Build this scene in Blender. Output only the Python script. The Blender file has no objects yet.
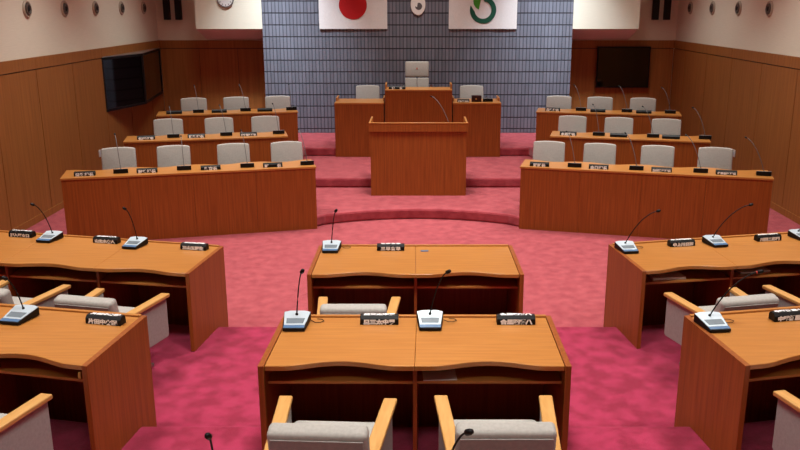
import bpy, bmesh, math, random
from mathutils import Vector, Matrix
random.seed(4)
scene = bpy.context.scene
C = bpy.context.collection

# ------------------------------------------------------------ camera
cam_d = bpy.data.cameras.new('camera')
cam = bpy.data.objects.new('camera', cam_d); C.objects.link(cam)
cam.location = (0, 0, 3.02)
cam.rotation_euler = (math.pi/2 - math.atan(220/822.0), 0, 0)
cam_d.sensor_width = 36; cam_d.lens = 36*822/800.0
cam_d.shift_x = -17/800.0
cam_d.clip_end = 60
scene.camera = cam

# ------------------------------------------------------------ world, lights, exposure
w = bpy.data.worlds.new('world'); scene.world = w; w.use_nodes = True
w.node_tree.nodes['Background'].inputs[0].default_value = (0.8, 0.85, 1, 1)
w.node_tree.nodes['Background'].inputs[1].default_value = 0.02
scene.view_settings.view_transform = 'Standard'
scene.view_settings.look = 'None'
scene.view_settings.gamma = 1.0
scene.view_settings.exposure = -1.35
scene.view_settings.use_curve_mapping = False

def area(x, y, z, size, power, color=(.985, .99, .93), aim=None, spread=180):
    l = bpy.data.lights.new('ceiling_light', 'AREA'); l.energy = power; l.size = size; l.color = color
    l.spread = math.radians(spread)
    o = bpy.data.objects.new('ceiling_light', l); C.objects.link(o); o.location = (x, y, z)
    if aim is not None:
        o.rotation_euler = (Vector(aim) - Vector((x, y, z))).to_track_quat('-Z', 'Y').to_euler()
    return o
CEIL = 5.4
for yy, pw in ((1.0, 110), (4.6, 150), (8.2, 175), (11.6, 185), (15.1, 108)):
    for xx in (-3.4, 0, 3.4):
        area(xx, yy, CEIL-.06, .9, pw*(1.1 if xx == 0 else .93), spread=98)
# spotlights washing the tiled wall
for sx in (-1, 1):
    area(sx*2.7, 15.5, CEIL-.06, .3, 85, (.84, .91, 1), (sx*2.7, 16.95, 1.6), 60)

# ------------------------------------------------------------ materials
def lin(c):
    return tuple(((v/255.0)/12.92 if v/255.0 <= .04045 else ((v/255.0+.055)/1.055)**2.4) for v in c)+(1,)
def mat(name, rgb, rough=.5, metal=0, spec=.5):
    m = bpy.data.materials.new(name); m.use_nodes = True
    b = m.node_tree.nodes['Principled BSDF']
    b.inputs['Base Color'].default_value = lin(rgb); b.inputs['Roughness'].default_value = rough
    b.inputs['Metallic'].default_value = metal; b.inputs['Specular IOR Level'].default_value = spec
    return m
def noisy(name, a, b_, scale, rough=.6, detail=4, bump=0, stretch=(1, 1, 1), spec=.4, lo=.3, hi=.7, bscale=None, sheen=0):
    m = mat(name, a, rough, 0, spec); nt = m.node_tree; N = nt.nodes; L = nt.links
    bs = N['Principled BSDF']
    tc = N.new('ShaderNodeTexCoord'); mp = N.new('ShaderNodeMapping'); mp.inputs['Scale'].default_value = stretch
    n = N.new('ShaderNodeTexNoise'); n.inputs['Scale'].default_value = scale; n.inputs['Detail'].default_value = detail
    r = N.new('ShaderNodeValToRGB'); r.color_ramp.elements[0].position = lo; r.color_ramp.elements[1].position = hi
    r.color_ramp.elements[0].color = lin(a); r.color_ramp.elements[1].color = lin(b_)
    L.new(tc.outputs['Object'], mp.inputs[0]); L.new(mp.outputs[0], n.inputs['Vector'])
    L.new(n.outputs[0], r.inputs[0]); L.new(r.outputs[0], bs.inputs['Base Color'])
    if bump:
        n2 = N.new('ShaderNodeTexNoise'); n2.inputs['Scale'].default_value = bscale or scale*8; n2.inputs['Detail'].default_value = 3
        L.new(tc.outputs['Object'], n2.inputs['Vector'])
        bp = N.new('ShaderNodeBump'); bp.inputs['Strength'].default_value = bump; bp.inputs['Distance'].default_value = .01
        L.new(n2.outputs[0], bp.inputs['Height']); L.new(bp.outputs[0], bs.inputs['Normal'])
    if sheen:
        bs.inputs['Sheen Weight'].default_value = sheen; bs.inputs['Sheen Roughness'].default_value = .5
    return m
WOOD_A, WOOD_B = (150, 84, 38), (176, 104, 52)
M = {}
M['wood_x'] = noisy('wood_grain_across_lit', (170, 108, 50), (188, 126, 62), 2.2, .3, 5, stretch=(1.2, 22, 22), spec=.45)  # same wood as the uprights, painted lighter as tops catch more light
M['wood_z'] = noisy('wood_grain_upright_shaded', (132, 68, 24), (158, 86, 34), 2.2, .42, 5, stretch=(22, 22, .8), spec=.35)  # same wood, shade of upright faces put into a darker, redder colour
M['wall_wood'] = noisy('wall_panel_veneer', (140, 88, 42), (162, 104, 52), 1.6, .5, 5, stretch=(14, 14, .6), spec=.3)
M['wood_arm'] = noisy('pale_armrest_wood', (196, 144, 80), (212, 162, 98), 3, .3, 4, stretch=(20, 2, 20))
M['wood_in'] = noisy('inside_shade_and_joint_wood', (46, 20, 12), (56, 26, 14), 2, .5, 4, stretch=(18, 18, 1))  # darkened to paint the shade inside desks; also backs the dark joints
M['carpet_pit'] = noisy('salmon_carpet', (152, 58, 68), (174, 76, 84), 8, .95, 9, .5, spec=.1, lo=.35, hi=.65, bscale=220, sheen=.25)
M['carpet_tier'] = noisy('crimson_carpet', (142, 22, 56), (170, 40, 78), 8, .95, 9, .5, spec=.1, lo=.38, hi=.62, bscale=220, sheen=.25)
M['fabric'] = noisy('cream_upholstery', (166, 162, 156), (178, 174, 168), 60, .9, 3, .15, spec=.2)
M['fabric_panel'] = noisy('grey_beige_side_fabric', (156, 152, 148), (166, 162, 158), 60, .9, 3, .15, spec=.2)
M['plaster'] = noisy('beige_wall_covering', (224, 222, 204), (230, 228, 210), 2, .9, 4, .15, stretch=(3, 3, 60), spec=.15, bscale=60)
M['ceiling'] = mat('ceiling_white', (225, 220, 210), .9)
M['black'] = mat('black_plastic', (10, 9, 11), .5, 0, .25)
M['matte_black'] = mat('matte_black', (12, 10, 10), .8)
M['silver'] = mat('pale_silver_plastic', (196, 212, 222), .3, .25)
M['lcd'] = mat('grey_display', (112, 124, 132), .25)
M['key'] = mat('steel_blue_keys', (74, 110, 150), .35)
M['white'] = mat('white_lettering', (240, 240, 240), .5)
M['paper'] = mat('white_paper', (215, 215, 212), .8)
M['brass'] = mat('brass', (220, 190, 110), .3, .8)
M['screen'] = mat('dark_screen_glass', (8, 6, 8), .06, 0, .6)
M['metal'] = mat('brushed_steel', (190, 190, 188), .3, .9)
M['gold_rim'] = mat('silver_emblem_metal', (240, 240, 236), .3, .05)
M['flag'] = noisy('white_flag_cloth', (226, 226, 224), (232, 232, 230), 40, .85)
M['red'] = mat('flag_red', (186, 10, 18), .8)
M['dgreen'] = mat('flag_dark_green', (10, 84, 62), .8)
M['lgreen'] = mat('flag_leaf_green', (66, 150, 40), .8)
M['grey'] = mat('plate_grey', (92, 90, 92), .5)
M['dwood'] = mat('dark_brown_box', (44, 16, 14), .35)

# ribbed blue-grey ceramic tile: upright tiles in straight courses
def tile_mat():
    m = mat('ribbed_blue_grey_tile', (110, 120, 140), .35, 0, .5); nt = m.node_tree; N = nt.nodes; L = nt.links
    bs = N['Principled BSDF']
    tc = N.new('ShaderNodeTexCoord'); sp = N.new('ShaderNodeSeparateXYZ'); L.new(tc.outputs['Object'], sp.inputs[0])
    def math_(op, a, b=None):
        n = N.new('ShaderNodeMath'); n.operation = op
        if isinstance(a, (int, float)): n.inputs[0].default_value = a
        else: L.new(a, n.inputs[0])
        if b is not None:
            if isinstance(b, (int, float)): n.inputs[1].default_value = b
            else: L.new(b, n.inputs[1])
        return n.outputs[0]
    zx = math_('FRACT', math_('DIVIDE', math_('SUBTRACT', sp.outputs['Z'], .309), .2315))
    xx = math_('FRACT', math_('DIVIDE', sp.outputs['X'], .071))
    gz = math_('LESS_THAN', zx, .085)
    gx = math_('LESS_THAN', xx, .26)
    g = math_('MAXIMUM', gz, math_('MULTIPLY', gx, .62))
    # tone of each tile
    ix = math_('FLOOR', math_('DIVIDE', sp.outputs['X'], .071)); iz = math_('FLOOR', math_('DIVIDE', math_('SUBTRACT', sp.outputs['Z'], .309), .2315))
    cmb = N.new('ShaderNodeCombineXYZ'); L.new(ix, cmb.inputs[0]); L.new(iz, cmb.inputs[1])
    wn = N.new('ShaderNodeTexWhiteNoise'); L.new(cmb.outputs[0], wn.inputs[0])
    r = N.new('ShaderNodeValToRGB'); r.color_ramp.elements[0].color = lin((108, 114, 126)); r.color_ramp.elements[1].color = lin((120, 126, 139))
    L.new(wn.outputs[0], r.inputs[0])
    mx = N.new('ShaderNodeMixRGB'); L.new(g, mx.inputs[0]); L.new(r.outputs[0], mx.inputs[1]); mx.inputs[2].default_value = lin((40, 42, 48))
    L.new(mx.outputs[0], bs.inputs['Base Color'])
    bp = N.new('ShaderNodeBump'); bp.inputs['Strength'].default_value = .6; bp.inputs['Distance'].default_value = .01; bp.invert = True
    L.new(g, bp.inputs['Height']); L.new(bp.outputs[0], bs.inputs['Normal'])
    return m
M['tile'] = tile_mat()

# ------------------------------------------------------------ helpers
class MB:
    def __init__(s): s.v = []; s.f = []
    def add(s, vs, fs):
        n = len(s.v); s.v += [tuple(v) for v in vs]; s.f += [tuple(i+n for i in f) for f in fs]; return s
    def box(s, x0, x1, y0, y1, z0, z1, T=None):
        vs = [Vector((x, y, z)) for z in (z0, z1) for y in (y0, y1) for x in (x0, x1)]
        if T: vs = [T(v) for v in vs]
        return s.add(vs, [(0, 2, 3, 1), (4, 5, 7, 6), (0, 1, 5, 4), (1, 3, 7, 5), (3, 2, 6, 7), (2, 0, 4, 6)])
    def prism(s, pts, z0, z1, T=None):          # outline in xy (counter-clockwise), lifted along z
        n = len(pts)
        vs = [Vector((p[0], p[1], z0)) for p in pts]+[Vector((p[0], p[1], z1)) for p in pts]
        if T: vs = [T(v) for v in vs]
        return s.add(vs, [tuple(reversed(range(n))), tuple(range(n, 2*n))]+[(i, (i+1) % n, (i+1) % n+n, i+n) for i in range(n)])
    def profile(s, pts, x0, x1, T=None):        # outline in yz, stretched along x
        n = len(pts)
        vs = [Vector((x0, p[0], p[1])) for p in pts]+[Vector((x1, p[0], p[1])) for p in pts]
        if T: vs = [T(v) for v in vs]
        return s.add(vs, [tuple(reversed(range(n))), tuple(range(n, 2*n))]+[(i, (i+1) % n, (i+1) % n+n, i+n) for i in range(n)])
    def tube(s, path, r, seg=8, cap=True):
        path = [Vector(p) for p in path]; rs = r if isinstance(r, (list, tuple)) else [r]*len(path)
        rings = []; up = Vector((0, 0, 1))
        for i, p in enumerate(path):
            d = (path[min(i+1, len(path)-1)]-path[max(i-1, 0)]).normalized()
            a = d.orthogonal().normalized() if abs(d.dot(up)) > .99 else d.cross(up).normalized()
            b = d.cross(a).normalized()
            rings.append([p+(a*math.cos(2*math.pi*k/seg)+b*math.sin(2*math.pi*k/seg))*rs[i] for k in range(seg)])
        vs = [v for rg in rings for v in rg]; fs = []
        for i in range(len(path)-1):
            for k in range(seg):
                fs.append((i*seg+k, i*seg+(k+1) % seg, (i+1)*seg+(k+1) % seg, (i+1)*seg+k))
        if cap: fs += [tuple(range(seg)), tuple((len(path)-1)*seg+k for k in reversed(range(seg)))]
        return s.add(vs, fs)
    def build(s, name, m, parent=None, bevel=0, seg=2, smooth=False, sub=0):
        me = bpy.data.meshes.new(name); me.from_pydata(s.v, [], s.f)
        bm = bmesh.new(); bm.from_mesh(me); bmesh.ops.recalc_face_normals(bm, faces=bm.faces)
        bm.to_mesh(me); bm.free()
        me.materials.append(m)
        if smooth:
            for p in me.polygons: p.use_smooth = True
        o = bpy.data.objects.new(name, me); C.objects.link(o)
        if parent is not None: o.parent = parent
        if bevel:
            b = o.modifiers.new('bevel', 'BEVEL'); b.width = bevel; b.segments = seg; b.limit_method = 'ANGLE'
        if sub:
            q = o.modifiers.new('sub', 'SUBSURF'); q.levels = sub; q.render_levels = sub
        return o
def empty(name, loc, rz=0, label=None, cat=None, group=None):
    o = bpy.data.objects.new(name, None); C.objects.link(o); o.location = loc; o.rotation_euler = (0, 0, rz)
    o.empty_display_size = .1
    tag(o, label, cat, group); return o
def tag(o, label=None, cat=None, group=None, kind=None):
    if label: o['label'] = label
    if cat: o['category'] = cat
    if group: o['group'] = group
    if kind: o['kind'] = kind
    return o
def struct(mb, name, m, bevel=0):
    o = mb.build(name, m, None, bevel); o['kind'] = 'structure'; return o
def copy_tree(o, parent=None):
    c = o.copy(); C.objects.link(c)
    if parent is not None: c.parent = parent
    for ch in [k for k in bpy.data.objects if k.parent == o]: copy_tree(ch, c)
    return c

# ------------------------------------------------------------ room shell
WX = 5.47; BY = 17.8; TY = 16.95; Y0 = -4.0; TRIM = 2.30
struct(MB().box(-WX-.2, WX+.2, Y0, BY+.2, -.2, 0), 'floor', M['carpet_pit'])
struct(MB().box(-WX-.2, WX+.2, Y0, BY+.2, CEIL, CEIL+.2), 'ceiling', M['ceiling'])
for sx, nm in ((-1, 'left'), (1, 'right')):
    a, b = sorted((sx*WX, sx*(WX+.2)))
    wl = struct(MB().box(a, b, Y0, BY+.2, 0, CEIL), 'wall_'+nm, M['plaster'])
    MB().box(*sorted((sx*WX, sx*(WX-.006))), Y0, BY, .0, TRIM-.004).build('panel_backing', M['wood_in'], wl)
    # veneer panels with narrow joints, frieze band and a thin pale cap line
    mb = MB(); y = 11.93-1.27*13
    while y < BY-.05:
        ya, yb = max(Y0, y+.008), min(BY, y+1.27-.008)
        if yb > ya: mb.box(*sorted((sx*WX, sx*(WX-.02))), ya, yb, .1, 2.125)
        y += 1.27
    p = mb.build('wood_panelling', M['wall_wood'], wl)
    mb = MB(); y = 11.93-2.54*7
    while y < BY-.05:
        ya, yb = max(Y0, y+.003), min(BY, y+2.54-.003)
        if yb > ya: mb.box(*sorted((sx*WX, sx*(WX-.028))), ya, yb, 2.14, TRIM)
        y += 2.54
    struct(mb, 'trim_'+nm, M['wall_wood'])
    struct(MB().box(*sorted((sx*WX, sx*(WX-.03))), Y0, BY, 0, .1), 'baseboard_'+nm, M['wall_wood'])
bw = struct(MB().box(-WX-.2, WX+.2, BY, BY+.2, 0, CEIL), 'wall_back', M['plaster'])
for sx in (-1, 1):
    MB().box(*sorted((sx*5.44, sx*3.0)), BY-.006, BY, 0, TRIM-.004).build('panel_backing', M['wood_in'], bw)
    mb = MB(); xs = [5.44, 4.62, 3.8, 2.9]
    for a, b in zip(xs, xs[1:]):
        mb.box(*sorted((sx*(a-.004), sx*(b+.004))), BY-.02, BY, .1, 2.125)
    mb.build('wood_panelling', M['wall_wood'], bw)
    mb = MB().box(*sorted((sx*5.44, sx*2.9)), BY-.028, BY, 2.14, TRIM); mb.build('trim', M['wall_wood'], bw)
struct(MB().box(-WX-.2, WX+.2, Y0-.2, Y0, 0, CEIL), 'wall_front', M['plaster'])
# tiled wall and the canted bulkheads beside it
struct(MB().box(-3.10, 3.12, TY, BY, .465, CEIL), 'wall_tiled', M['tile'])
for sx, nm in ((-1, 'left'), (1, 'right')):
    xa, xb = (-4.44, -3.10) if sx < 0 else (3.12, 4.46)
    struct(MB().profile([(16.99, 2.556), (BY, 2.315), (BY, CEIL), (16.99, CEIL)], xa, xb), 'wall_bulkhead_'+nm, M['plaster'])

# ------------------------------------------------------------ stepped floors
S1 = .155
# members' side, rising towards the viewer
def tier(e, z0, z1, nm, half=1.95):
    xe = WX-.03
    pts = [(-xe, Y0), (xe, Y0), (xe, e+.2*(xe-half)), (half, e), (-half, e), (-xe, e+.2*(xe-half))]
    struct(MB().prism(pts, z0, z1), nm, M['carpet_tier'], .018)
tier(7.09, 0, S1, 'floor_tier_lower')
tier(4.95, S1, 2*S1, 'floor_tier_middle')
tier(2.82, 2*S1, 3*S1, 'floor_tier_upper')
# rostrum side: curved first step, then straight ones
arc = []
for k in range(21):
    x = -1.44+2.88*k/20; arc.append((x, 11.62-.40*(x/1.44)**2))
L = [(-4.52, 10.33), (-1.44, 11.16)]
pts = L+arc[1:-1]+[(1.44, 11.16), (4.52, 10.33), (4.52, 17.79), (-4.52, 17.79)]
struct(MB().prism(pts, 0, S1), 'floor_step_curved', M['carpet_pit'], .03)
pts = [(-4.45, 12.30), (-2.05, 12.87), (-1.98, 13.06), (1.98, 13.06), (2.05, 12.87), (4.45, 12.30), (4.45, 17.78), (-4.45, 17.78)]
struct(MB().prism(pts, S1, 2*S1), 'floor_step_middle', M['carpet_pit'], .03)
pts = [(-4.40, 14.13), (-2.14, 14.66), (-2.08, 15.08), (2.08, 15.08), (2.14, 14.66), (4.40, 14.13), (4.40, 17.77), (3.2, 17.77), (3.2, 16.95), (-3.18, 16.95), (-3.18, 17.77), (-4.40, 17.77)]
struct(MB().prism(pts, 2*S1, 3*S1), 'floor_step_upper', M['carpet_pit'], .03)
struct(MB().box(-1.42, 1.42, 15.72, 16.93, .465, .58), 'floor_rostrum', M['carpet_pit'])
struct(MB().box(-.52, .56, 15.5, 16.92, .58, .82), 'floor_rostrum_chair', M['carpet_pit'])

# ------------------------------------------------------------ member desks
def bilinear(n0, n1, f1, f0):
    """local s (0..1 along), t (0..1 depth) -> world xy. n0,n1 near corners left/right; f0,f1 far corners."""
    n0, n1, f0, f1 = map(Vector, (n0, n1, f0, f1))
    return lambda s, t: n0*(1-s)*(1-t)+n1*s*(1-t)+f1*s*t+f0*(1-s)*t
def member_desk(n0, n1, f1, f0, zf, label, group, notch=.72, bays=2, joint=.0006):
    """two-seat desk: open towards the seats (near side), wavy front edge, closed far side"""
    B = bilinear(n0, n1, f1, f0); Lw = (Vector(n1)-Vector(n0)).length; D = (Vector(f0)-Vector(n0)).length
    ctr = B(.5, .5); base = Vector((ctr.x, ctr.y, zf))
    root = empty('member_desk', base, 0, label, 'desk', group)
    def T(v):
        q = B(v.x/Lw, v.y/D); return Vector((q.x, q.y, v.z))-base
    H = zf+.70; th = .035; lo = zf-S1; nt = D*notch
    # side panels, stepped at the foot where the floor drops
    for a, b in ((0, th), (Lw-th, Lw)):
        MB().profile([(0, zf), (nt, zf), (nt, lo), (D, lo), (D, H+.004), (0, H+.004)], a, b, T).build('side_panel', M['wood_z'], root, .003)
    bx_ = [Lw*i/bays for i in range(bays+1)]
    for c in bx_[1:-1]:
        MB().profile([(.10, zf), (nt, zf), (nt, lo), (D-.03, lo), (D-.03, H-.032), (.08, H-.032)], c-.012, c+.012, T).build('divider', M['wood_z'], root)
    # desk top: two leaves with wavy edge
    mb = MB()
    for k in range(bays):
        a = th+.003 if k == 0 else bx_[k]+joint; b = Lw-th-.003 if k == bays-1 else bx_[k+1]-joint
        n = 28; outl = []
        for i in range(n+1):
            u = i/n; x = a+(b-a)*u
            q = min(max((u-.13)/.74, 0), 1)
            outl.append((x, .012+.068*(.5-.5*math.cos(2*math.pi*q))**.75))
        m_ = len(outl)
        vs = [Vector((p[0], p[1], H-.032)) for p in outl]+[Vector((p[0], D-.03, H-.032)) for p in outl]
        vs += [Vector((p[0], p[1], H)) for p in outl]+[Vector((p[0], D-.03, H)) for p in outl]
        vs = [T(v) for v in vs]; fs = []
        for i in range(m_-1):
            fs += [(i, i+1, m_+i+1, m_+i), (2*m_+i, 3*m_+i, 3*m_+i+1, 2*m_+i+1), (i, 2*m_+i, 2*m_+i+1, i+1), (m_+i, m_+i+1, 3*m_+i+1, 3*m_+i)]
        fs += [(0, m_, 3*m_, 2*m_), (m_-1, 3*m_-1, 4*m_-1, 2*m_-1)]
        mb.add(vs, fs)
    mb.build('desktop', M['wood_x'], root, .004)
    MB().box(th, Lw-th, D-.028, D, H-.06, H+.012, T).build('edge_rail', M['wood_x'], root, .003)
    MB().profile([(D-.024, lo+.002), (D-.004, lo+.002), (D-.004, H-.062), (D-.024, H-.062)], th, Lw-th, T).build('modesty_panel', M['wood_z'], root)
    sh = MB()
    for k in range(bays):
        sh.box(th if k == 0 else bx_[k]+.013, Lw-th if k == bays-1 else bx_[k+1]-.013, .10, D-.03, H-.155, H-.137, T)
    sh.build('shelf', M['wood_x'], root, .002)
    return root
ZA, ZB, ZZ = 2*S1, S1, 3*S1
g = "members' desks facing the rostrum"
member_desk((-.918, 4.354), (.89, 4.354), (.895, 5.155), (-.895, 5.155), ZA, 'two-seat wooden desk in the centre of the nearest visible row, two microphones on it', 'desk rows', .74)
member_desk((-.915, 6.486), (.89, 6.486), (.885, 7.35), (-.912, 7.35), ZB, 'two-seat wooden centre desk in the row closest to the rostrum, one microphone on it', 'desk rows', .70)
member_desk((-.905, 2.15), (.89, 2.15), (.89, 2.98), (-.905, 2.98), ZZ, 'wooden two-seat desk just below the bottom edge of the picture, nearest of all', 'desk rows', .74)
member_desk((-3.60, 4.74), (-1.90, 4.354), (-1.806, 5.155), (-3.66, 5.52), ZA, 'wooden desk at the left edge in the nearest row, brass catch under its corner', 'desk rows', .70)
member_desk((-5.32, 7.10), (-1.90, 6.51), (-1.795, 7.32), (-5.40, 8.14), ZB, 'long wooden desk from left wall to aisle, in the row closest to the rostrum', 'desk rows', .66, 4, .0002)
member_desk((1.89, 4.36), (3.60, 4.74), (3.66, 5.52), (1.785, 5.155), ZA, 'wooden desk at the right edge in the nearest row, microphone on its inner corner', 'desk rows', .70)
member_desk((1.895, 6.57), (5.32, 7.16), (5.40, 8.18), (1.79, 7.38), ZB, 'long wooden desk from right wall to aisle, in the row closest to the rostrum', 'desk rows', .64, 4, .0002)

# ------------------------------------------------------------ executive benches facing the assembly
def bench(p0, p1, zlow, ztop, n, label, group, cuts):
    p0 = Vector(p0); p1 = Vector(p1); d = (p1-p0); Lb = d.length; ang = math.atan2(d.y, d.x)
    root = empty('official_bench', (p0.x, p0.y, zlow), ang, label, 'bench', group)
    H = ztop-zlow; D = .56; th = .03
    mb = MB(); k = len(cuts)+1; xs = [0]+[c*Lb for c in cuts]+[Lb]
    for a, b in zip(xs, xs[1:]): mb.box(a+.0015, b-.0015, 0, .025, 0, H-.028)
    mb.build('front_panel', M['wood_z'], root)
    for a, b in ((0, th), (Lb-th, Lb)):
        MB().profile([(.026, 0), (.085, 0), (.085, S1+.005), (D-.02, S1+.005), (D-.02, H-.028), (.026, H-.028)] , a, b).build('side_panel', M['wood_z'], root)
    xs = [Lb*i/n for i in range(1, n)]
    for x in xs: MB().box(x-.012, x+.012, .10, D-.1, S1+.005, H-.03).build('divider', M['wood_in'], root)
    mb = MB(); nn = 24*n; outl = []
    for i in range(nn+1):
        u = i/nn; q = (u*n) % 1; q = min(max((q-.12)/.76, 0), 1)
        outl.append((u*(Lb+.02)-.01, D-.10*(.5-.5*math.cos(2*math.pi*q))**.7))
    m_ = len(outl); z0, z1 = H-.028, H
    vs = [Vector((p[0], -.012, z0)) for p in outl]+[Vector((p[0], p[1], z0)) for p in outl]+[Vector((p[0], -.012, z1)) for p in outl]+[Vector((p[0], p[1], z1)) for p in outl]
    fs = []
    for i in range(m_-1):
        fs += [(i, i+1, m_+i+1, m_+i), (2*m_+i, 3*m_+i, 3*m_+i+1, 2*m_+i+1), (i, 2*m_+i, 2*m_+i+1, i+1), (m_+i, m_+i+1, 3*m_+i+1, 3*m_+i)]
    fs += [(0, m_, 3*m_, 2*m_), (m_-1, 3*m_-1, 4*m_-1, 2*m_-1)]
    mb.add(vs, fs); mb.build('bench_top', M['wood_x'], root, .004)
    return root
for sx, side in ((-1, 'left'), (1, 'right')):
    def q(a, b): return ((sx*abs(a[0]), a[1]), (sx*abs(b[0]), b[1])) if sx < 0 else ((abs(b[0]), b[1]), (abs(a[0]), a[1]))
    bench(*q((-4.54, 10.27), (-1.39 if sx < 0 else -1.42, 11.08)), 0, .885, 4, 'long four-seat wooden bench, front row on the %s of the lectern' % side, 'benches facing the members', (.25, .5, .75))
    bench(*q((-4.40, 12.24), (-2.03 if sx < 0 else -2.09, 12.79)), S1, 1.04, 3, 'three-seat wooden bench, middle row on the %s side' % side, 'benches facing the members', (.333, .667))
    bench(*q((-4.45 if sx < 0 else -4.52, 14.07), (-2.12, 14.60)), 2*S1, 1.195, 3, 'three-seat wooden bench, back row on the %s side near the tiled wall' % side, 'benches facing the members', (.333, .667))

# ------------------------------------------------------------ lectern and rostrum
lt = empty('lectern', (0.022, 12.45, S1), 0, 'wide wooden speaker lectern with raised rim standing before the rostrum', 'lectern')
MB().box(-.735, .735, .02, .045, 0, 1.02).build('front_panel', M['wood_z'], lt)
for s in (-1, 1):
    MB().box(*sorted((s*.735, s*.71)), .045, .62, 0, 1.02).build('side_panel', M['wood_z'], lt)
MB().box(-.72, .72, .03, .66, .99, 1.02).build('top', M['wood_x'], lt)
MB().box(-.755, .755, 0, .03, 1.0, 1.125).build('front_rail', M['wood_z'], lt, .002)
MB().box(-.757, .757, -.003, .033, 1.125, 1.14).build('rail_cap', M['wood_x'], lt, .003)
for s in (-1, 1):
    MB().box(*sorted((s*.755, s*.725)), .03, .72, 1.0, 1.14).build('side_rail', M['wood_x'], lt, .004)

def rostrum(x0, x1, y0, z0, ztop, dep, label, lip=.06):
    cx = (x0+x1)/2; hw = (x1-x0)/2
    r = empty('rostrum_desk', (cx, y0, z0), 0, label, 'desk', 'rostrum desks'); H = ztop-z0
    MB().box(-hw, hw, 0, .03, 0, H-.03).build('front_panel', M['wood_z'], r)
    for s in (-1, 1):
        MB().profile([(.03, 0), (.1, 0), (.1, .16), (dep, .16), (dep, H-.03), (.03, H-.03)], *sorted((s*hw, s*(hw-.03)))).build('side_panel', M['wood_z'], r)
        MB().box(*sorted((s*(hw-.028), s*hw)), dep-.42, dep, H, H+lip).build('side_rail', M['wood_x'], r, .003)
    MB().box(-hw, hw, -.01, dep, H-.03, H).build('top', M['wood_x'], r, .004)
    return r
rostrum(-1.50, -.60, 14.99, 2*S1, 1.305, .70, "lower wooden clerk's desk on the left of the rostrum, bare top")
rostrum(.655, 1.53, 14.99, 2*S1, 1.305, .70, "lower wooden clerk's desk on the right of the rostrum, black box on top")
rc = rostrum(-.58, .635, 14.96, 2*S1, 1.545, .50, "tall central wooden chairman's desk of the rostrum", .09)

# ------------------------------------------------------------ chairs
def rbox(x0, x1, y0, y1, z0, z1, name, m, parent, bev, T=None, seg=3):
    return MB().box(x0, x1, y0, y1, z0, z1, T).build(name, m, parent, bev, seg, True)
def lean(piv_y, piv_z, a):
    R = Matrix.Rotation(a, 3, 'X')
    def T(v):
        p = Vector((0, piv_y, piv_z)); return R @ (v-p)+p
    return T
def member_chair():
    r = empty('armchair', (0, 0, 0))
    # front of the chair is +y
    for s in (-1, 1):
        x0, x1 = sorted((s*.253, s*.328))
        MB().box(x0, x1, -.34, .28, .592, .622, lambda v: Vector((v.x-s*.05*max(0, (.28-v.y)/.62), v.y, v.z))).build('armrest', M['wood_arm'], r, .008, 3)
        xa, xb = sorted((s*.262, s*.302))
        MB().profile([(-.32, .27), (.25, .255), (.268, .27), (.268, .59), (-.32, .59)], xa, xb, lambda v: Vector((v.x-s*.04*max(0, (.28-v.y)/.62), v.y, v.z))).build('side_panel', M['fabric_panel'], r, .008, 2)
    rbox(-.25, .25, -.24, .26, .38, .495, 'seat', M['fabric'], r, .035)
    T = lean(-.24, .40, math.radians(13))
    bk = rbox(-.24, .24, -.325, -.225, .40, .80, 'backrest', M['fabric'], r, .028, T)
    MB().box(-.22, .22, -.333, -.326, .42, .77, T).build('back_shell', M['fabric_panel'], bk, .003)
    MB().tube([(0, 0, .06), (0, 0, .36)], .035, 12).build('pedestal', M['metal'], r, smooth=True)
    mb = MB()
    for k in range(4):
        a = math.pi/4+k*math.pi/2
        mb.tube([(0, 0, .065), (.26*math.cos(a), .26*math.sin(a), .025)], [.03, .018], 8)
    mb.build('base', M['metal'], r, smooth=True)
    MB().box(-.2, .2, -.2, .2, .335, .36).build('seat_pan', M['black'], r)
    return r
def place(proto, used, loc, rz, label, group):
    o = proto if not used else copy_tree(proto)
    o.location = loc; o.rotation_euler = (0, 0, rz); tag(o, label, 'chair', group); return o
mc = member_chair(); R = math.radians
spots = [(-.45, 3.86, ZA, -3, 'cream armchair with pale wooden arms at the left seat of the nearest centre desk'),
         (.422, 3.88, ZA, 0, 'cream armchair with pale wooden arms at the right seat of the nearest centre desk'),
         (-.457, 5.90, ZB, 0, 'cream armchair tucked between the two centre desks, only its top showing'),
         (-2.37, 6.05, ZB, -12, 'cream armchair left of the aisle, behind the desk closest to the left bench'),
         (-3.25, 6.26, ZB, -12, 'cream armchair at the left picture edge beside the first left armchair'),
         (-2.40, 3.96, ZA, -11, 'cream armchair in the bottom left corner showing one pale wooden arm'),
         (2.37, 6.07, ZB, 12, 'cream armchair right of the aisle, its side panel fully in view'),
         (3.24, 6.25, ZB, 12, 'cream armchair at the right picture edge in the second row'),
         (2.37, 4.00, ZA, 11, 'cream armchair in the bottom right corner showing one wooden arm and side')]
for i, (x, y, z, a, lb) in enumerate(spots):
    place(mc, i > 0, (x, y, z), R(a), lb, "members' armchairs")

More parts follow.
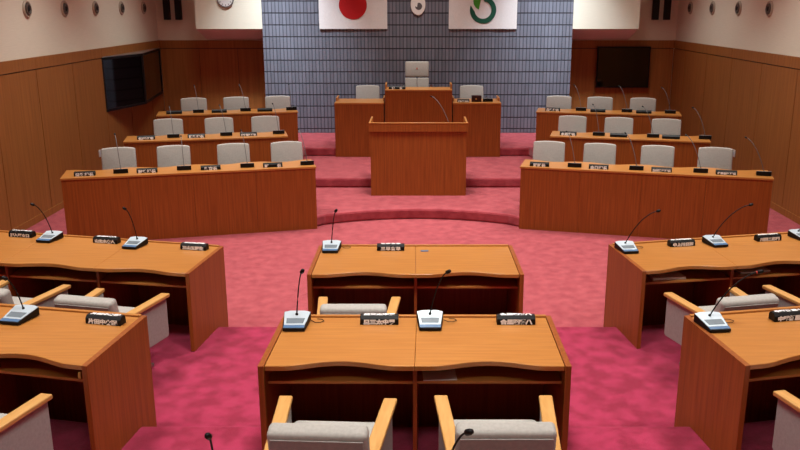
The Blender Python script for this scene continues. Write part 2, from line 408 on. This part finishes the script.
def official_chair(wd=.47, top=.93, high=False):
    r = empty('office_chair', (0, 0, 0))      # faces -y
    rbox(-.24, .24, -.26, .22, .40, .48, 'seat', M['fabric'], r, .03)
    T = lean(.22, .48, math.radians(-8))
    h = wd/2
    if not high:
        # slightly domed, rounded back pad
        n = 10; pts = [(-h, .42), (h, .42)]
        for i in range(n+1):
            u = 1-2*i/n; pts.append((u*(h-.006 if abs(u) == 1 else h), top-.018*abs(u)**2.2))
        vs = [Vector((p[0], .20, p[1])) for p in pts]+[Vector((p[0], .28, p[1])) for p in pts]
        k = len(pts); mb = MB()
        mb.add([T(v) for v in vs], [tuple(range(k)), tuple(reversed(range(k, 2*k)))]+[(i, i+k, (i+1) % k+k, (i+1) % k) for i in range(k)])
        mb.build('backrest', M['fabric'], r, .02, 3, True)
    else:
        rbox(-h, h, .20, .29, top-.30, top, 'headrest', M['fabric'], r, .03, T)
        bk = rbox(-h, -.003, .20, .29, .44, top-.315, 'backrest', M['fabric'], r, .018, T)
        rbox(.003, h, .20, .29, .44, top-.315, 'backrest', M['fabric'], r, .018, T)
        MB().box(-.012, .012, .192, .20, top-.155, top-.125, T).build('crest', mat('crest_red', (190, 90, 70), .6), r)
        for s in (-1, 1):
            MB().box(*sorted((s*.30, s*.25)), -.15, .24, .66, .70).build('armrest', M['dwood'], r, .01)
            MB().box(*sorted((s*.29, s*.26)), -.02, .10, .42, .66).build('arm_post', M['dwood'], r)
    MB().tube([(0, 0, .06), (0, 0, .40)], .03, 10).build('pedestal', M['metal'], r, smooth=True)
    mb = MB()
    for k in range(5):
        a = k*math.tau/5+.3
        mb.tube([(0, 0, .075), (.27*math.cos(a), .27*math.sin(a), .04)], [.025, .016], 6)
        mb.tube([(.27*math.cos(a)-.012, .27*math.sin(a), .027), (.27*math.cos(a)+.012, .27*math.sin(a), .027)], .025, 8)
    mb.build('base', M['black'], r, smooth=True)
    return r
oc = official_chair(); first = True
def seat_name(i, n, side):
    if n == 4: return ('outermost seat', 'second seat from the wall', 'third seat from the wall', 'innermost seat')[i]
    return ('outermost seat', 'middle seat', 'innermost seat')[i]
rows = {
 ('front', 'left'): (S1, [(-4.23, 11.49), (-3.50, 11.66), (-2.68, 11.84), (-1.93, 12.01)]),
 ('front', 'right'): (S1, [(4.23, 11.49), (3.46, 11.66), (2.67, 11.85), (1.96, 12.04)]),
 ('middle', 'left'): (2*S1, [(-4.06, 13.36), (-3.27, 13.52), (-2.54, 13.71)]),
 ('middle', 'right'): (2*S1, [(4.07, 13.36), (3.34, 13.54), (2.61, 13.74)]),
 ('back', 'left'): (3*S1, [(-4.08, 15.06), (-3.34, 15.22), (-2.60, 15.39)]),
 ('back', 'right'): (3*S1, [(4.13, 15.06), (3.38, 15.22), (2.65, 15.39)]),
}
for (rw, side), (z, l) in rows.items():
    for i, (x, y) in enumerate(l):
        a = R(13) if side == 'left' else R(-13)
        # the top of the back sits at the given point
        off = .30
        place(oc, not first, (x+math.sin(a)*off, y-math.cos(a)*off+.03, z), a,
              'cream chair at the %s, %s bench row, %s side' % (seat_name(i, len(l), side), rw, side), 'chairs behind the benches')
        first = False
oc2 = place(oc, True, (-.965, 15.97, .58), 0, "cream chair behind the left clerk's desk of the rostrum", "clerks' chairs")
oc3 = place(oc, True, (1.07, 15.97, .58), 0, "cream chair behind the right clerk's desk of the rostrum", "clerks' chairs")
hc = official_chair(.46, 1.15, True)
hc.location = (.0, 15.93, .82); tag(hc, "tall cream high-backed chairman's chair with small red crest at the rostrum", 'chair')

# ------------------------------------------------------------ microphones
def gooseneck(h, r=.0045):
    h = Vector(h); p0 = Vector((0, .045, .05)); p3 = h
    d = p3-p0; out = Vector((d.x, d.y, 0))
    p1 = p0+Vector((out.x*.25, out.y*.1, d.z*.5)); p2 = p3-Vector((out.x*.35, out.y*.4, d.z*.06))
    pts = []
    for i in range(15):
        t = i/14; pts.append(p0*(1-t)**3+p1*3*t*(1-t)**2+p2*3*t*t*(1-t)+p3*t**3)
    return pts
def microphone(loc, rz, head, label, group, red=False, cable=False, plain=False, thick=.0045):
    """base wedge: high at +y (away from the speaker), low with display at -y.  head offset is in world axes"""
    r = empty('desk_microphone', loc, rz, label, 'microphone', group)
    k = 1.0 if not plain else .8
    def W(pts): return [(p[0]*(.9 if not plain else .95), p[1]*k) for p in pts]
    hi, lo = (.058, .020) if not plain else (.060, .025)
    def wedge(ol, drop, lift):
        mb = MB(); ol = W(ol); n = len(ol); ys = [p[1] for p in ol]
        def top(y): return lo+(hi-lo)*(y+.115*k)/(.215*k)
        vs = [Vector((p[0], p[1], drop if drop is not None else top(p[1])-.002)) for p in ol]+[Vector((p[0], p[1], top(p[1])+lift)) for p in ol]
        mb.add(vs, [tuple(reversed(range(n))), tuple(range(n, 2*n))]+[(i, (i+1) % n, (i+1) % n+n, i+n) for i in range(n)])
        return mb
    wedge([(-.078, -.115), (.078, -.115), (.098, .085), (.05, .10), (-.05, .10), (-.098, .085)], 0, 0).build('housing', M['black'], r, .004)
    wedge([(-.074, -.078), (.074, -.078), (.095, .082), (.05, .097), (-.05, .097), (-.095, .082)], None, .003).build('cover', M['silver'], r, .001)
    if not plain:
        wedge([(-.060, -.060), (.060, -.060), (.066, .0), (-.066, .0)], None, .0045).build('display', M['lcd'], r)
        wedge([(-.074, -.111), (.074, -.111), (.076, -.082), (-.076, -.082)], None, .003).build('keys', M['key'], r)
    h = Matrix.Rotation(-rz, 3, 'Z') @ Vector(head)
    g_ = gooseneck(h, thick)
    st = MB().tube(g_, thick, 6).build('gooseneck', M['black'] if not plain else M['grey'], r, smooth=True)
    MB().tube([g_[0]-Vector((0, 0, .02)), g_[0]+Vector((0, 0, .012))], [.013, .008], 8).build('stem_socket', M['black'], r, smooth=True)
    d = (g_[-1]-g_[-2]).normalized()
    rr = .013 if not plain else .010
    MB().tube([g_[-1]-d*.012, g_[-1]-d*.006, g_[-1]+d*.014, g_[-1]+d*.024, g_[-1]+d*.028], [rr*.6, rr, rr, rr*.75, rr*.2], 10).build('windscreen', M['black'], r, smooth=True)
    if red:
        MB().tube([g_[-1]-d*.02, g_[-1]-d*.012], [.009, .009], 8).build('light_ring', mat('red_ring', (190, 60, 50), .4), r)
    if cable:
        pts = [(.09, .06, .006), (.12, .03, .004), (.155, .03, .004), (.175, .055, .004), (.16, .085, .004), (.125, .09, .004)]
        MB().tube(pts, .0025, 5).build('cable', M['black'], r, smooth=True)
    return r
gm = "members' microphones"
HA, HB, HZ = ZA+.70, ZB+.70, ZZ+.70
mem = [
 (-2.63, 5.10, HA, -11, (-.07, .02, .27), 'silver microphone on the desk at the left edge of the nearest row', 0),
 (-.785, 4.99, HA, 0, (.05, .0, .36), 'silver microphone at the left end of the nearest centre desk', 0),
 (.085, 5.00, HA, 0, (.11, .0, .355), 'silver microphone in the middle of the nearest centre desk', 0),
 (1.91, 4.97, HA, 7, (.275, .02, .36), 'silver microphone on the inner corner of the desk at the right edge, red ring', 1),
 (-3.50, 7.54, HB, -11, (-.12, .0, .34), 'silver microphone second from the aisle on the left desk by the bench', 0),
 (-2.62, 7.33, HB, -11, (-.06, .0, .35), 'silver microphone nearest the aisle on the left desk by the bench', 0),
 (-.785, 7.21, HB, 0, (.05, .0, .36), 'silver microphone on the centre desk closest to the rostrum', 0),
 (1.915, 7.19, HB, 7, (.26, .02, .36), 'silver microphone at the inner corner of the right desk closest to the bench', 0),
 (2.79, 7.39, HB, 11, (.30, .02, .37), 'silver microphone in the middle of the right desk closest to the bench', 0),
 (3.69, 7.60, HB, 11, (.33, .02, .37), 'silver microphone cut by the right picture edge', 0),
 (-.775, 2.77, HZ, 0, (.0, -.02, .30), 'black microphone head at the bottom edge left of the centre chairs', 0),
 (.10, 2.80, HZ, 0, (.09, -.02, .30), 'black microphone head in front of the right centre armchair back', 0),
]
for x, y, z, a, h, lb, red in mem:
    microphone((x, y, z+.005), R(a), h, lb, gm, red=bool(red), cable=abs(x) < 2 and z != HZ)
ob = {
 ('front', 'left'): (.885, [(-3.93, 10.64, -.10, .48), (-3.16, 10.86, -.06, .42), (-2.35, 11.04, -.09, .47), (-1.56, 11.22, -.12, .46)]),
 ('middle', 'left'): (1.04, [(-3.80, 12.64, -.08, .45), (-3.03, 12.84, -.12, .45), (-2.24, 13.03, -.10, .45)]),
 ('back', 'left'): (1.195, [(-3.87, 14.46, -.09, .45), (-3.09, 14.68, -.12, .44), (-2.30, 14.84, -.05, .43)]),
 ('front', 'right'): (.885, [(4.42, 10.48, -.20, .46), (3.75, 10.68, -.17, .46), (2.95, 10.86, -.13, .46), (2.16, 11.06, -.10, .45)]),
 ('middle', 'right'): (1.04, [(4.33, 12.50, -.16, .45), (3.66, 12.66, -.14, .45), (2.86, 12.84, -.08, .46)]),
 ('back', 'right'): (1.195, [(4.34, 14.36, -.12, .42), (3.71, 14.54, -.12, .43), (2.94, 14.74, -.11, .43)]),
}
for (rw, side), (z, l) in ob.items():
    a = R(193) if side == 'left' else R(167)
    for i, (x, y, dx, hz) in enumerate(l):
        microphone((x+(.03 if side == 'left' else (.08 if i == 0 else 0)), y+.02, z+.001), a, (dx, .16, hz), 'thin black microphone at the %s, %s bench row, %s side' % (seat_name(i, len(l), side), rw, side), 'bench microphones', plain=True, thick=.0042)
microphone((.50, 12.85, S1+1.021), R(180), (-.27, .10, .46), 'thin gooseneck microphone rising above the lectern rim', 'speaker microphones', plain=True, thick=.0048)
microphone((1.30, 15.22, 1.306), R(180), (-.02, .12, .06), "low black microphone base at the right end of the clerk's desk", 'speaker microphones', plain=True)

# ------------------------------------------------------------ name plates
text_cache = {}
def text_mesh(s, size, wfac=1.0):
    key = (s, size, wfac)
    if key not in text_cache:
        cu = bpy.data.curves.new('lettering', 'FONT'); cu.body = s; cu.size = size; cu.align_x = 'CENTER'; cu.align_y = 'CENTER'
        cu.resolution_u = 1; cu.offset = size*.075; cu.space_character = wfac
        o = bpy.data.objects.new('lettering', cu); C.objects.link(o)
        dg = bpy.context.evaluated_depsgraph_get(); me = bpy.data.meshes.new_from_object(o.evaluated_get(dg))
        bpy.data.objects.remove(o); me.materials.clear(); me.materials.append(M['white']); text_cache[key] = me
    return text_cache[key]
def plate(loc, rz, s, label, group, wd=.25, both=True, size=.041, wf=1.0):
    r = empty('name_plate', loc, rz, label, 'name plate', group)
    prof = [(-.040, 0), (.040, 0), (.044, .022), (.026, .050), (-.026, .050), (-.044, .022)]
    prof = [(-.036, 0), (.036, 0), (.040, .030), (.020, .052), (-.020, .052), (-.040, .030)]
    prof = [(-.036, 0), (.036, 0), (.034, .040), (.022, .056), (-.014, .056), (-.033, .036)]
    MB().profile(prof, -wd/2, wd/2).build('body', M['black'], r, .003)
    if s:
        me = text_mesh(s, size, wf)
        o = bpy.data.objects.new('lettering', me); C.objects.link(o); o.parent = r
        o.location = (0, -.0370, .018); o.rotation_euler = (math.atan2(.036, .003), 0, 0)
        o.scale = (1, .82, 1)
        if both:
            o = bpy.data.objects.new('lettering', me); C.objects.link(o); o.parent = r
            o.location = (0, .006, .0573); o.rotation_euler = (0, 0, 0); o.scale = (1, .8, 1)
    return r
gp = "members' name plates"
mp = [(-2.035, 5.03, HA, -11, '片田中火団', 'black name plate on the left-edge desk of the nearest row'),
      (-.245, 5.03, HA, 0, '只三太中男', 'black name plate at the left seat of the nearest centre desk'),
      (.645, 5.03, HA, 0, '合里國昭八', 'black name plate at the right seat of the nearest centre desk'),
      (2.46, 5.10, HA, 11, '中野部里十', 'black name plate on the right-edge desk of the nearest row'),
      (-3.82, 7.66, HB, -11, '加入野々口', 'black name plate farthest left on the desk row by the left wall'),
      (-2.925, 7.45, HB, -11, '山北水火人', 'black name plate between the two microphones of the left desk'),
      (-2.04, 7.23, HB, -11, '三山五回生', 'black name plate at the aisle end of the left desk'),
      (-.24, 7.21, HB, 0, '三早言早', 'four-character black name plate on the centre desk closest to the rostrum'),
      (2.46, 7.35, HB, 11, '中上川日同', 'black name plate between the microphones of the right desk'),
      (3.34, 7.53, HB, 11, '川田二郎門', 'black name plate near the right picture edge by the last microphone')]
for x, y, z, a, s, lb in mp:
    plate((x, y, z+.001), R(a), s, lb, gp, wf=1.0 if len(s) == 5 else 1.25)
op = {
 ('front', 'left'): (.885, [(-4.30, 10.42), (-3.56, 10.63), (-2.77, 10.83), (-1.97, 11.02)], ['総務課長', '財政課長', '教育長', '町　　長']),
 ('front', 'right'): (.885, [(4.03, 10.49), (3.24, 10.68), (2.45, 10.88), (1.68, 11.07)], ['住民福祉課長', '産業建設課長', '企画課長', '副町長']),
 ('middle', 'left'): (1.04, [(-4.13, 12.42), (-3.41, 12.60), (-2.64, 12.78)], ['会計管理者', '税務課長', '保健福祉課長']),
 ('middle', 'right'): (1.04, [(3.89, 12.48), (3.13, 12.66), (2.38, 12.84)], ['', '', '水道課長']),
 ('back', 'left'): (1.195, [(-4.21, 14.24), (-3.47, 14.42), (-2.70, 14.59)], ['', '', '']),
 ('back', 'right'): (1.195, [(3.95, 14.31), (3.19, 14.49), (2.42, 14.66)], ['', '', '農政課長']),
}
for (rw, side), (z, l, ss) in op.items():
    a = R(13) if side == 'left' else R(-13)
    for i, (x, y) in enumerate(l):
        s = ss[i]
        plate((x, y+.03, z+.001), a, s, 'black %s at the %s, %s bench row, %s side' % ('lettered name plate' if s else 'blank name plate', seat_name(i, len(l), side), rw, side),
              'bench name plates', wd=.26, both=False, size=.05 if len(s) < 5 else .043 if len(s) < 6 else .038, wf=1.22 if len(s) < 5 else 1.02)
plate((.845, 15.08, 1.306), 0, '議会事務局長', "white-lettered name plate on the right clerk's desk beside the black box", 'rostrum name plates', wd=.22, both=False, size=.032)
plate((-.36, 15.06, 1.546), 0, '議　　長', "black name plate lying at the left end of the chairman's desk", 'rostrum name plates', wd=.30, both=False, size=.046)
# black box with emblem, on the clerk's desk
bx = empty('timer_box', (1.09, 15.16, 1.306), 0, "small black box with a pale round mark on the right clerk's desk", 'box')
MB().box(-.09, .09, -.05, .06, 0, .115).build('case', M['dwood'], bx, .006)
MB().tube([(-.01, -.0505, .055), (-.01, -.053, .055)], .016, 12).build('badge', M['brass'], bx)

# papers on shelves, cards, brass catch
def slab(name, x, y, z, a, dx, dy, h, m, label, cat, parent=None):
    o = MB().box(-dx/2, dx/2, -dy/2, dy/2, 0, h).build(name, m, parent); o.location = (x, y, z); o.rotation_euler = (0, 0, R(a))
    if label: tag(o, label, cat)
    return o
slab('paper_sheet', .13, 4.62, HA-.1365, 3, .20, .32, .006, M['paper'], 'white papers lying on the shelf under the nearest centre desk', 'paper')
slab('document_stack', 2.17, 6.90, HB-.1365, 8, .30, .28, .02, M['paper'], 'grey stack of documents on the shelf under the right desk inner bay', 'documents')
slab('document_stack', 2.98, 7.08, HB-.1365, 14, .30, .26, .015, M['paper'], 'pale documents on the shelf under the second bay of the right desk', 'documents')
slab('desk_card', .068, 7.17, HB+.001, 4, .07, .035, .003, M['key'], 'small bluish card on the centre desk beside the four-character name plate', 'card')
slab('brass_catch', -1.95, 4.365, HA-.075, 0, .014, .012, .035, M['brass'], 'small brass catch hanging under the corner of the left-edge desk', 'catch')

# ------------------------------------------------------------ things on the walls
def air_nozzle(x, y, z, sx, label):
    r = empty('air_nozzle', (x, y, z), 0, label, 'air vent', 'round air nozzles in a row'); r.scale = (.9, .82, .82)
    mb = MB(); n = 28
    def ring(rad, d): return [Vector((-sx*d, rad*math.cos(math.tau*k/n), rad*math.sin(math.tau*k/n))) for k in range(n)]
    def lathe(prof, name, m):
        vs = []; fs = []
        for rad, d in prof: vs += ring(rad, d)
        for i in range(len(prof)-1):
            for k in range(n): fs.append((i*n+k, i*n+(k+1) % n, (i+1)*n+(k+1) % n, (i+1)*n+k))
        fs += [tuple(range(n)), tuple((len(prof)-1)*n+k for k in range(n))]
        MB().add(vs, fs).build(name, m, r, smooth=False)
    lathe([(.15, 0), (.15, .012), (.135, .03), (.118, .03), (.108, .012), (.10, .006)], 'flange', M['plate'])
    lathe([(.098, .007), (.092, .045), (.072, .05), (.06, .03), (.05, .014)], 'nozzle_ring', M['vent'])
    lathe([(.046, .02), (.04, .046), (.02, .052)], 'core', M['matte_black'])
    return r
M['plate'] = mat('vent_flange', (176, 166, 148), .5); M['vent'] = mat('vent_ring_grey', (92, 84, 76), .5)
for sx, side, ys in ((-1, 'left', (11.9, 13.17, 14.44, 15.71, 16.98)), (1, 'right', (13.17, 14.44, 15.71, 16.98))):
    nm = {5: ('nearest', 'second nearest', 'middle', 'second farthest', 'farthest'), 4: ('nearest', 'second nearest', 'second farthest', 'farthest')}[len(ys)]
    for i, y in enumerate(ys):
        air_nozzle(sx*WX, y, 2.965, sx, 'round grey air nozzle on the %s wall, %s of its row' % (side, nm[i]))

def flag(x, label, emb):
    r = empty('flag_panel', (x, TY, 3.02), 0, label, 'flag', 'flags on the tiled wall')
    # rigid cloth, slightly proud of the wall
    n = 14; mb = MB(); hw, hh = .68, .463
    vs = []; fs = []
    for i in range(n+1):
        xx = -hw+2*hw*i/n; d = -.035-.004*math.sin(i*1.3)
        vs += [Vector((xx, d, -hh)), Vector((xx, d, hh)), Vector((xx, d+.02, -hh)), Vector((xx, d+.02, hh))]
    for i in range(n):
        a = i*4; b = a+4
        fs += [(a, b, b+1, a+1), (a+2, a+3, b+3, b+2), (a, a+2, b+2, b), (a+1, b+1, b+3, a+3)]
    fs += [(0, 1, 3, 2), (n*4, n*4+2, n*4+3, n*4+1)]
    mb.add(vs, fs); mb.build('cloth', M['flag'], r)
    MB().tube([(-hw-.03, -.02, hh+.01), (hw+.03, -.02, hh+.01)], .012, 8).build('rod', M['metal'], r)
    if emb == 'disc':
        MB().tube([(0, -.0415, 0), (0, -.0445, 0)], .278, 48).build('red_disc', M['red'], r)
    else:
        def arcshape(outl, name, m):
            k = len(outl)
            vs = [Vector((p[0], -.0415, p[1])) for p in outl]+[Vector((p[0], -.0445, p[1])) for p in outl]
            MB().add(vs, [tuple(range(k)), tuple(reversed(range(k, 2*k)))]+[(i, i+k, (i+1) % k+k, (i+1) % k) for i in range(k)]).build(name, m, r)
        o = []; inn = []; N_ = 40
        for i in range(N_+1):
            t = i/N_; a = math.radians(160+(460-160)*t); b = math.radians(192+(440-192)*t)
            o.append((.263*math.cos(a), .263*math.sin(a)-.098)); inn.append((.167*math.cos(b), .167*math.sin(b)-.098))
        arcshape(o+inn[::-1], 'green_ring', M['dgreen'])
        lf = [(-.087, -.089), (-.065, .01), (-.05, .103), (-.009, .196), (.037, .289), (-.04, .282), (-.102, .243), (-.174, .165), (-.198, .088), (-.189, .016), (-.149, -.046)]
        arcshape(lf, 'leaf', M['lgreen'])
    return r
flag(-1.275, 'white flag panel with a large red disc on the tiled wall', 'disc')
flag(1.315, 'white flag panel with a green ring and leaf emblem on the tiled wall', 'ring')
# silver emblem between the flags
em = empty('wall_emblem', (.02, TY, 2.99), 0, 'small shiny white ring emblem on the tiled wall between the two flags', 'emblem')
YZ = lambda off: (lambda v: Vector((v.x, off+v.z, v.y)))
MB().prism([(.148*math.cos(math.tau*k/40), .04+.21*math.sin(math.tau*k/40)) for k in range(40)], 0, .04, YZ(-.04)).build('ring', M['gold_rim'], em, .012, 3)
cm = [(.012-.018, .07)]+[(.012+.07*math.cos(a), .005+.07*math.sin(a)) for a in [math.radians(80-d) for d in range(0, 261, 20)]]+[(-.018, -.01), (-.012, .03)]
MB().prism(cm, 0, .004, YZ(-.0435)).build('centre_mark', M['grey'], em)
# column loudspeakers in pairs
for sx, side in ((-1, 'left'), (1, 'right')):
    for k, x in enumerate((5.19, 4.95)):
        r = empty('column_speaker', (sx*x+.03*sx, BY, 2.72), 0, 'tall narrow black column speaker on the back wall, %s one of the %s pair' % (('outer', 'inner')[k], side), 'speaker', 'column speakers')
        MB().box(-.062, .062, -.13, -.02, 0, .95).build('cabinet', M['matte_black'], r, .006)
        MB().box(-.052, .052, -.138, -.13, .015, .935).build('grille', M['matte_black'], r, .002)
        MB().box(-.02, .02, -.02, 0, .1, .85).build('bracket', M['metal'], r)
# clock
ck = empty('wall_clock', (-3.815, 16.99, 3.14), 0, 'round white wall clock on the bulkhead left of the tiled wall', 'clock')
MB().tube([(0, 0, 0), (0, -.04, 0)], .165, 36).build('rim', M['grey'], ck)
MB().tube([(0, -.04, 0), (0, -.043, 0)], .148, 36).build('dial', M['paper'], ck)
mb = MB()
for k in range(12):
    a = math.tau*k/12; R2 = Matrix.Rotation(a, 3, 'Y')
    mb.box(-.006, .006, -.046, -.043, .11, .135, lambda v: R2 @ v)
mb.build('hour_marks', M['black'], ck)
MB().box(-.005, .005, -.05, -.046, -.02, .10).build('minute_hand', M['black'], ck)
MB().box(-.006, .075, -.053, -.05, -.005, .005).build('hour_hand', M['black'], ck)
# right screen on the back wall
tv = empty('wall_screen', (4.37, BY-.02, 1.745), 0, 'flat black display mounted on the wood panelling right of the tiled wall', 'screen')
MB().box(-.56, .56, -.09, -.03, -.43, .43).build('bezel', M['black'], tv, .006)
MB().box(-.535, .535, -.093, -.09, -.405, .405).build('display', M['screen'], tv)
MB().box(-.2, .2, -.03, 0, -.15, .15).build('bracket', M['metal'], tv)
# left glazed screen set along the wall
fr = empty('glazed_screen', (-WX+.02, 15.9, 1.66), 0, 'long dark glazed screen in a black frame standing out from the left wood wall', 'screen')
pA, pB, pC = Vector((0, -1.45)), Vector((.30, -.17)), Vector((.03, 1.80))
z0, z1 = -.46, .48
def face(a, b, nm, frame=True):
    d = (b-a); Lf = d.length; ang = math.atan2(d.y, d.x); Rm = Matrix.Rotation(ang, 3, 'Z')
    T = lambda v: Rm @ v+Vector((a.x, a.y, 0))
    MB().box(0, Lf, 0, .04, z1-.045, z1, T).box(0, Lf, 0, .04, z0, z0+.045, T).box(0, .05, 0, .04, z0+.045, z1-.045, T).box(Lf-.05, Lf, 0, .04, z0+.045, z1-.045, T).build('frame', M['black'], fr, .003)
    MB().box(.05, Lf-.05, .015, .022, z0+.045, z1-.045, T).build('glass', M['screen'], fr)
face(pA, pB, 'front'); face(pB, pC, 'far')
MB().prism([(0, -1.45), (.30, -.17), (.03, 1.80), (0, 1.80)], z1+.001, z1+.012).build('top_strip', M['metal'], fr)
MB().prism([(0, -1.45), (.28, -.17), (.02, 1.80), (0, 1.80)], z0+.01, z0+.02).build('bottom_board', M['black'], fr)
# small switches low on the side walls
for sx, side in ((-1, 'left'), (1, 'right')):
    r = empty('wall_switch', (sx*(WX-.02), 13.95, .56), 0, 'small white switch plate low on the %s wood wall' % side, 'switch', 'switch plates')
    MB().box(*sorted((0, -sx*.012)), -.04, .04, -.06, .06).build('plate', M['paper'], r, .003)
    MB().box(*sorted((-sx*.0125, -sx*.016)), -.018, .018, -.03, .03).build('rocker', M['silver'], r)
